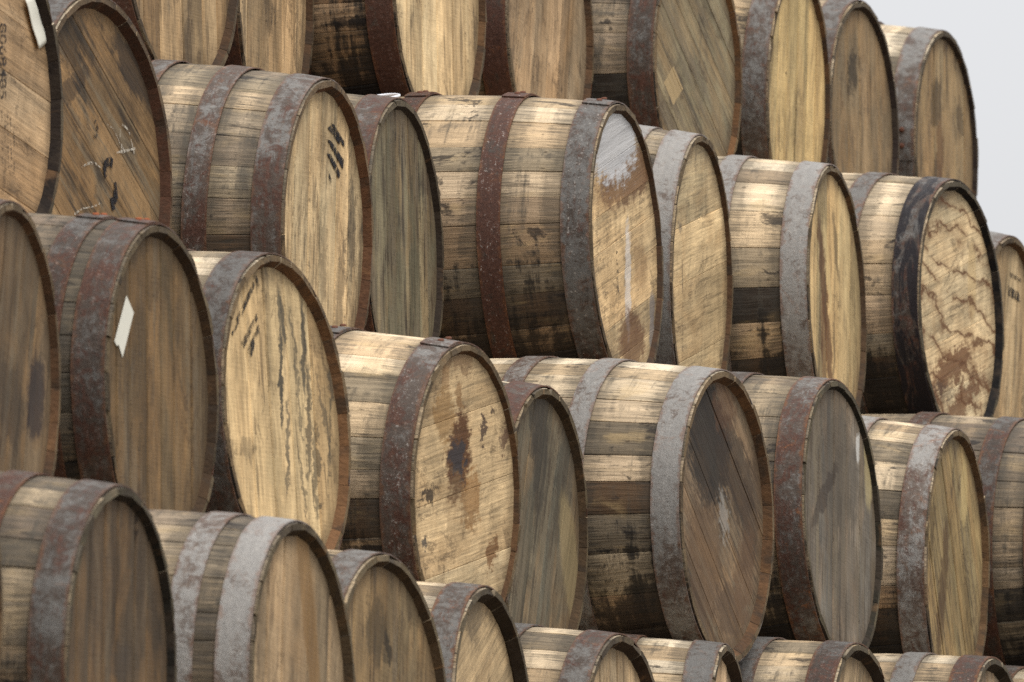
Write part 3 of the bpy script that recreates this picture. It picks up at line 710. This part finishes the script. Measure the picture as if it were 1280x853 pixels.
# chalk and crayon on the slanting boards
root, F, xf = ROOT['c1']
def line(key, pts, w, mat, name, breaks=.15):
    root, F, xf = ROOT[key]
    return new_obj(name, stroke(F, [face_pt(key, *p) for p in pts], xf+.0011, w, name, rg, breaks), (mat,), root)
for pts, w in (([(150, 157), (149, 165), (149, 172), (151, 180), (154, 190)], .005), ([(152, 156), (157, 160), (161, 167), (163, 175), (165, 183), (167, 193)], .005),
               ([(145, 191), (155, 189), (168, 186)], .006), ([(134, 156), (140, 161), (146, 172), (151, 186)], .003),
               ([(101, 209), (106, 206), (112, 204), (119, 205), (125, 210)], .005), ([(92, 268), (102, 261), (114, 259), (126, 254)], .004)):
    line('c1', pts, w, M_CHALK, 'chalk_line', .08)
line('c1', [(140, 205), (137, 202), (133, 203), (130, 208), (130, 214), (132, 222)], .017, M_INK, 'crayon_mark', 0)
line('c1', [(143, 228), (144, 238), (144, 248), (142, 254), (138, 256)], .02, M_INK, 'crayon_mark', 0)
line('c1', [(118, 151), (121, 158), (121, 166), (117, 173)], .012, M_FADED, 'crayon_mark', 0)

# white plastic ring left on top of the white-painted barrel
F = FR['c4']
def ring():
    vs, fs = [], []; N, K = 40, 8
    for i in range(N):
        a = 2*math.pi*i/N
        for k in range(K):
            b = 2*math.pi*k/K
            r = .026 + .0024*math.cos(b); vs.append((r*math.cos(a), r*math.sin(a), .003*math.sin(b)+.003))
    for i in range(N):
        for k in range(K):
            fs.append((i*K+k, ((i+1) % N)*K+k, ((i+1) % N)*K+(k+1) % K, i*K+(k+1) % K))
    return mesh('ring', vs, fs, R(60))
rr = new_obj('plastic_ring', ring(), (M_PLASTIC,))
aa = R(14); nrm = Vector((0, -math.sin(aa), math.cos(aa)))
xr = .006; rad = prof(xr, F)
rr.matrix_world = F.M @ Matrix.Translation((xr, rad*nrm.y, F.rb+rad*nrm.z)) @ nrm.to_track_quat('Z', 'Y').to_matrix().to_4x4()
rr['label'] = 'small white plastic ring lying on top of a barrel behind the grey-olive head'; rr['category'] = 'ring'

# ------------------------------------------------------------------ the rest of the pile, out of sight: rows down to the ground and the layer behind
def body_mesh():
    F = Frame(); F.rb, F.rh = RB, RH
    vs, fs, mi = [], [], []; N = 40
    for t in ST:
        for i in range(N):
            a = 2*math.pi*i/N; r = prof(t, F); vs.append((t, -r*math.sin(a), RB+r*math.cos(a)))
    m = len(ST)
    for j in range(m-1):
        for i in range(N):
            fs.append((j*N+i, j*N+(i+1) % N, (j+1)*N+(i+1) % N, (j+1)*N+i)); mi.append(1 if j in (0, 1, 2, m-4, m-3, m-2) and j not in (2, m-4) else 0)
    for e, x in ((0, -L/2+.02), (m-1, L/2-.02)):
        k = len(vs)
        for i in range(N):
            a = 2*math.pi*i/N; r = RH-.014; vs.append((math.copysign(L/2, x), -r*math.sin(a), RB+r*math.cos(a)))
        for i in range(N):
            a = 2*math.pi*i/N; r = RH-.014; vs.append((x, -r*math.sin(a), RB+r*math.cos(a)))
        for i in range(N):
            j = (i+1) % N
            fs.append((e*N+i, e*N+j, k+j, k+i)); mi.append(0); fs.append((k+i, k+j, k+N+j, k+N+i)); mi.append(0)
        fs.append(tuple(range(k+N, k+2*N))); mi.append(2)
    me = mesh('barrel_body', vs, fs, R(35), mi)
    bm = bmesh.new(); bm.from_mesh(me); bmesh.ops.recalc_face_normals(bm, faces=bm.faces); bm.to_mesh(me); bm.free()
    return me
BODY = body_mesh()
for m in (plain('far_stave_wood', (176, 146, 102), .8, .5), hoop_mat('far_hoop_metal', .6, 3.), M_REAR): BODY.materials.append(m)
def hidden(c, s, label, group):
    o = bpy.data.objects.new('oak_barrel', BODY); COL.objects.link(o)
    o.matrix_world = Matrix(((0, s, 0, c.x), (-1, 0, 0, c.y), (0, 0, s, c.z-RB*s), (0, 0, 0, 1)))
    o['label'] = label; o['category'] = 'barrel'; o['group'] = group
    return o
cent = {}
for k, F in FR.items(): cent.setdefault(k[0], {})[int(k[1:])] = (F.c.copy(), F.s)
def nest_on(a, b, s, up=1):                # centre of a barrel lying in the valley of two others (or carrying them from below)
    (pa, sa), (pb, sb) = a, b
    d = Vector((pb.x-pa.x, pb.z-pa.z)); D = d.length; ra, rb_ = RB*(sa+s)+.002, RB*(sb+s)+.002
    t = (ra*ra - rb_*rb_ + D*D)/(2*D); h = math.sqrt(max(.01, ra*ra-t*t))
    e = d/D; nx, nz = -e.y, e.x
    return Vector((pa.x+e.x*t+nx*h*up, (pa.y+pb.y)/2, pa.z+e.y*t+nz*h*up))
OUT = 'plain oak barrel buried behind or beneath the others in the pile'; OG = 'barrels hidden in the pile'
hid = []
# extend the rows past the frame
e, d, c = cent['e'], cent['d'], cent['c']
for j in (10, 11, 12, 13, 14): e[j] = (e[j-1][0]+Vector((.70, 0, 0)), 1.); hid.append(e[j])
e[-1] = (e[0][0]-Vector((.71, 0, 0)), 1.); hid.append(e[-1])
for j in (9, 10, 11, 12, -1, -2):
    d[j] = (nest_on(e[j+1], e[j+2], 1.)+Vector((0, .25, 0)), 1.); hid.append(d[j])
for j in (9, 10, -1, -2):
    c[j] = (nest_on(d[j+1], d[j+2], 1.)+Vector((0, .28, 0)), 1.); hid.append(c[j])
# rows below, down to the ground
row = e; low = []
for name in 'fgh':
    ks = sorted(row)
    row = {j: (nest_on(row[j], row[j+1], .97, -1)+Vector((0, -.25, 0)), .97) for j in ks[:-1]}
    low.append(row)
for j, (p, s) in low[-1].items(): p.z = RB*s            # the lowest row lies on the ground
for r_ in low: hid += list(r_.values())
for p, s in hid: hidden(p, s, OUT, OG)
# second layer behind the first
for r_ in (c, d, e, *low):
    for p, s in list(r_.values()): hidden(p+Vector((0, L+.08, 0)), s, OUT, OG)
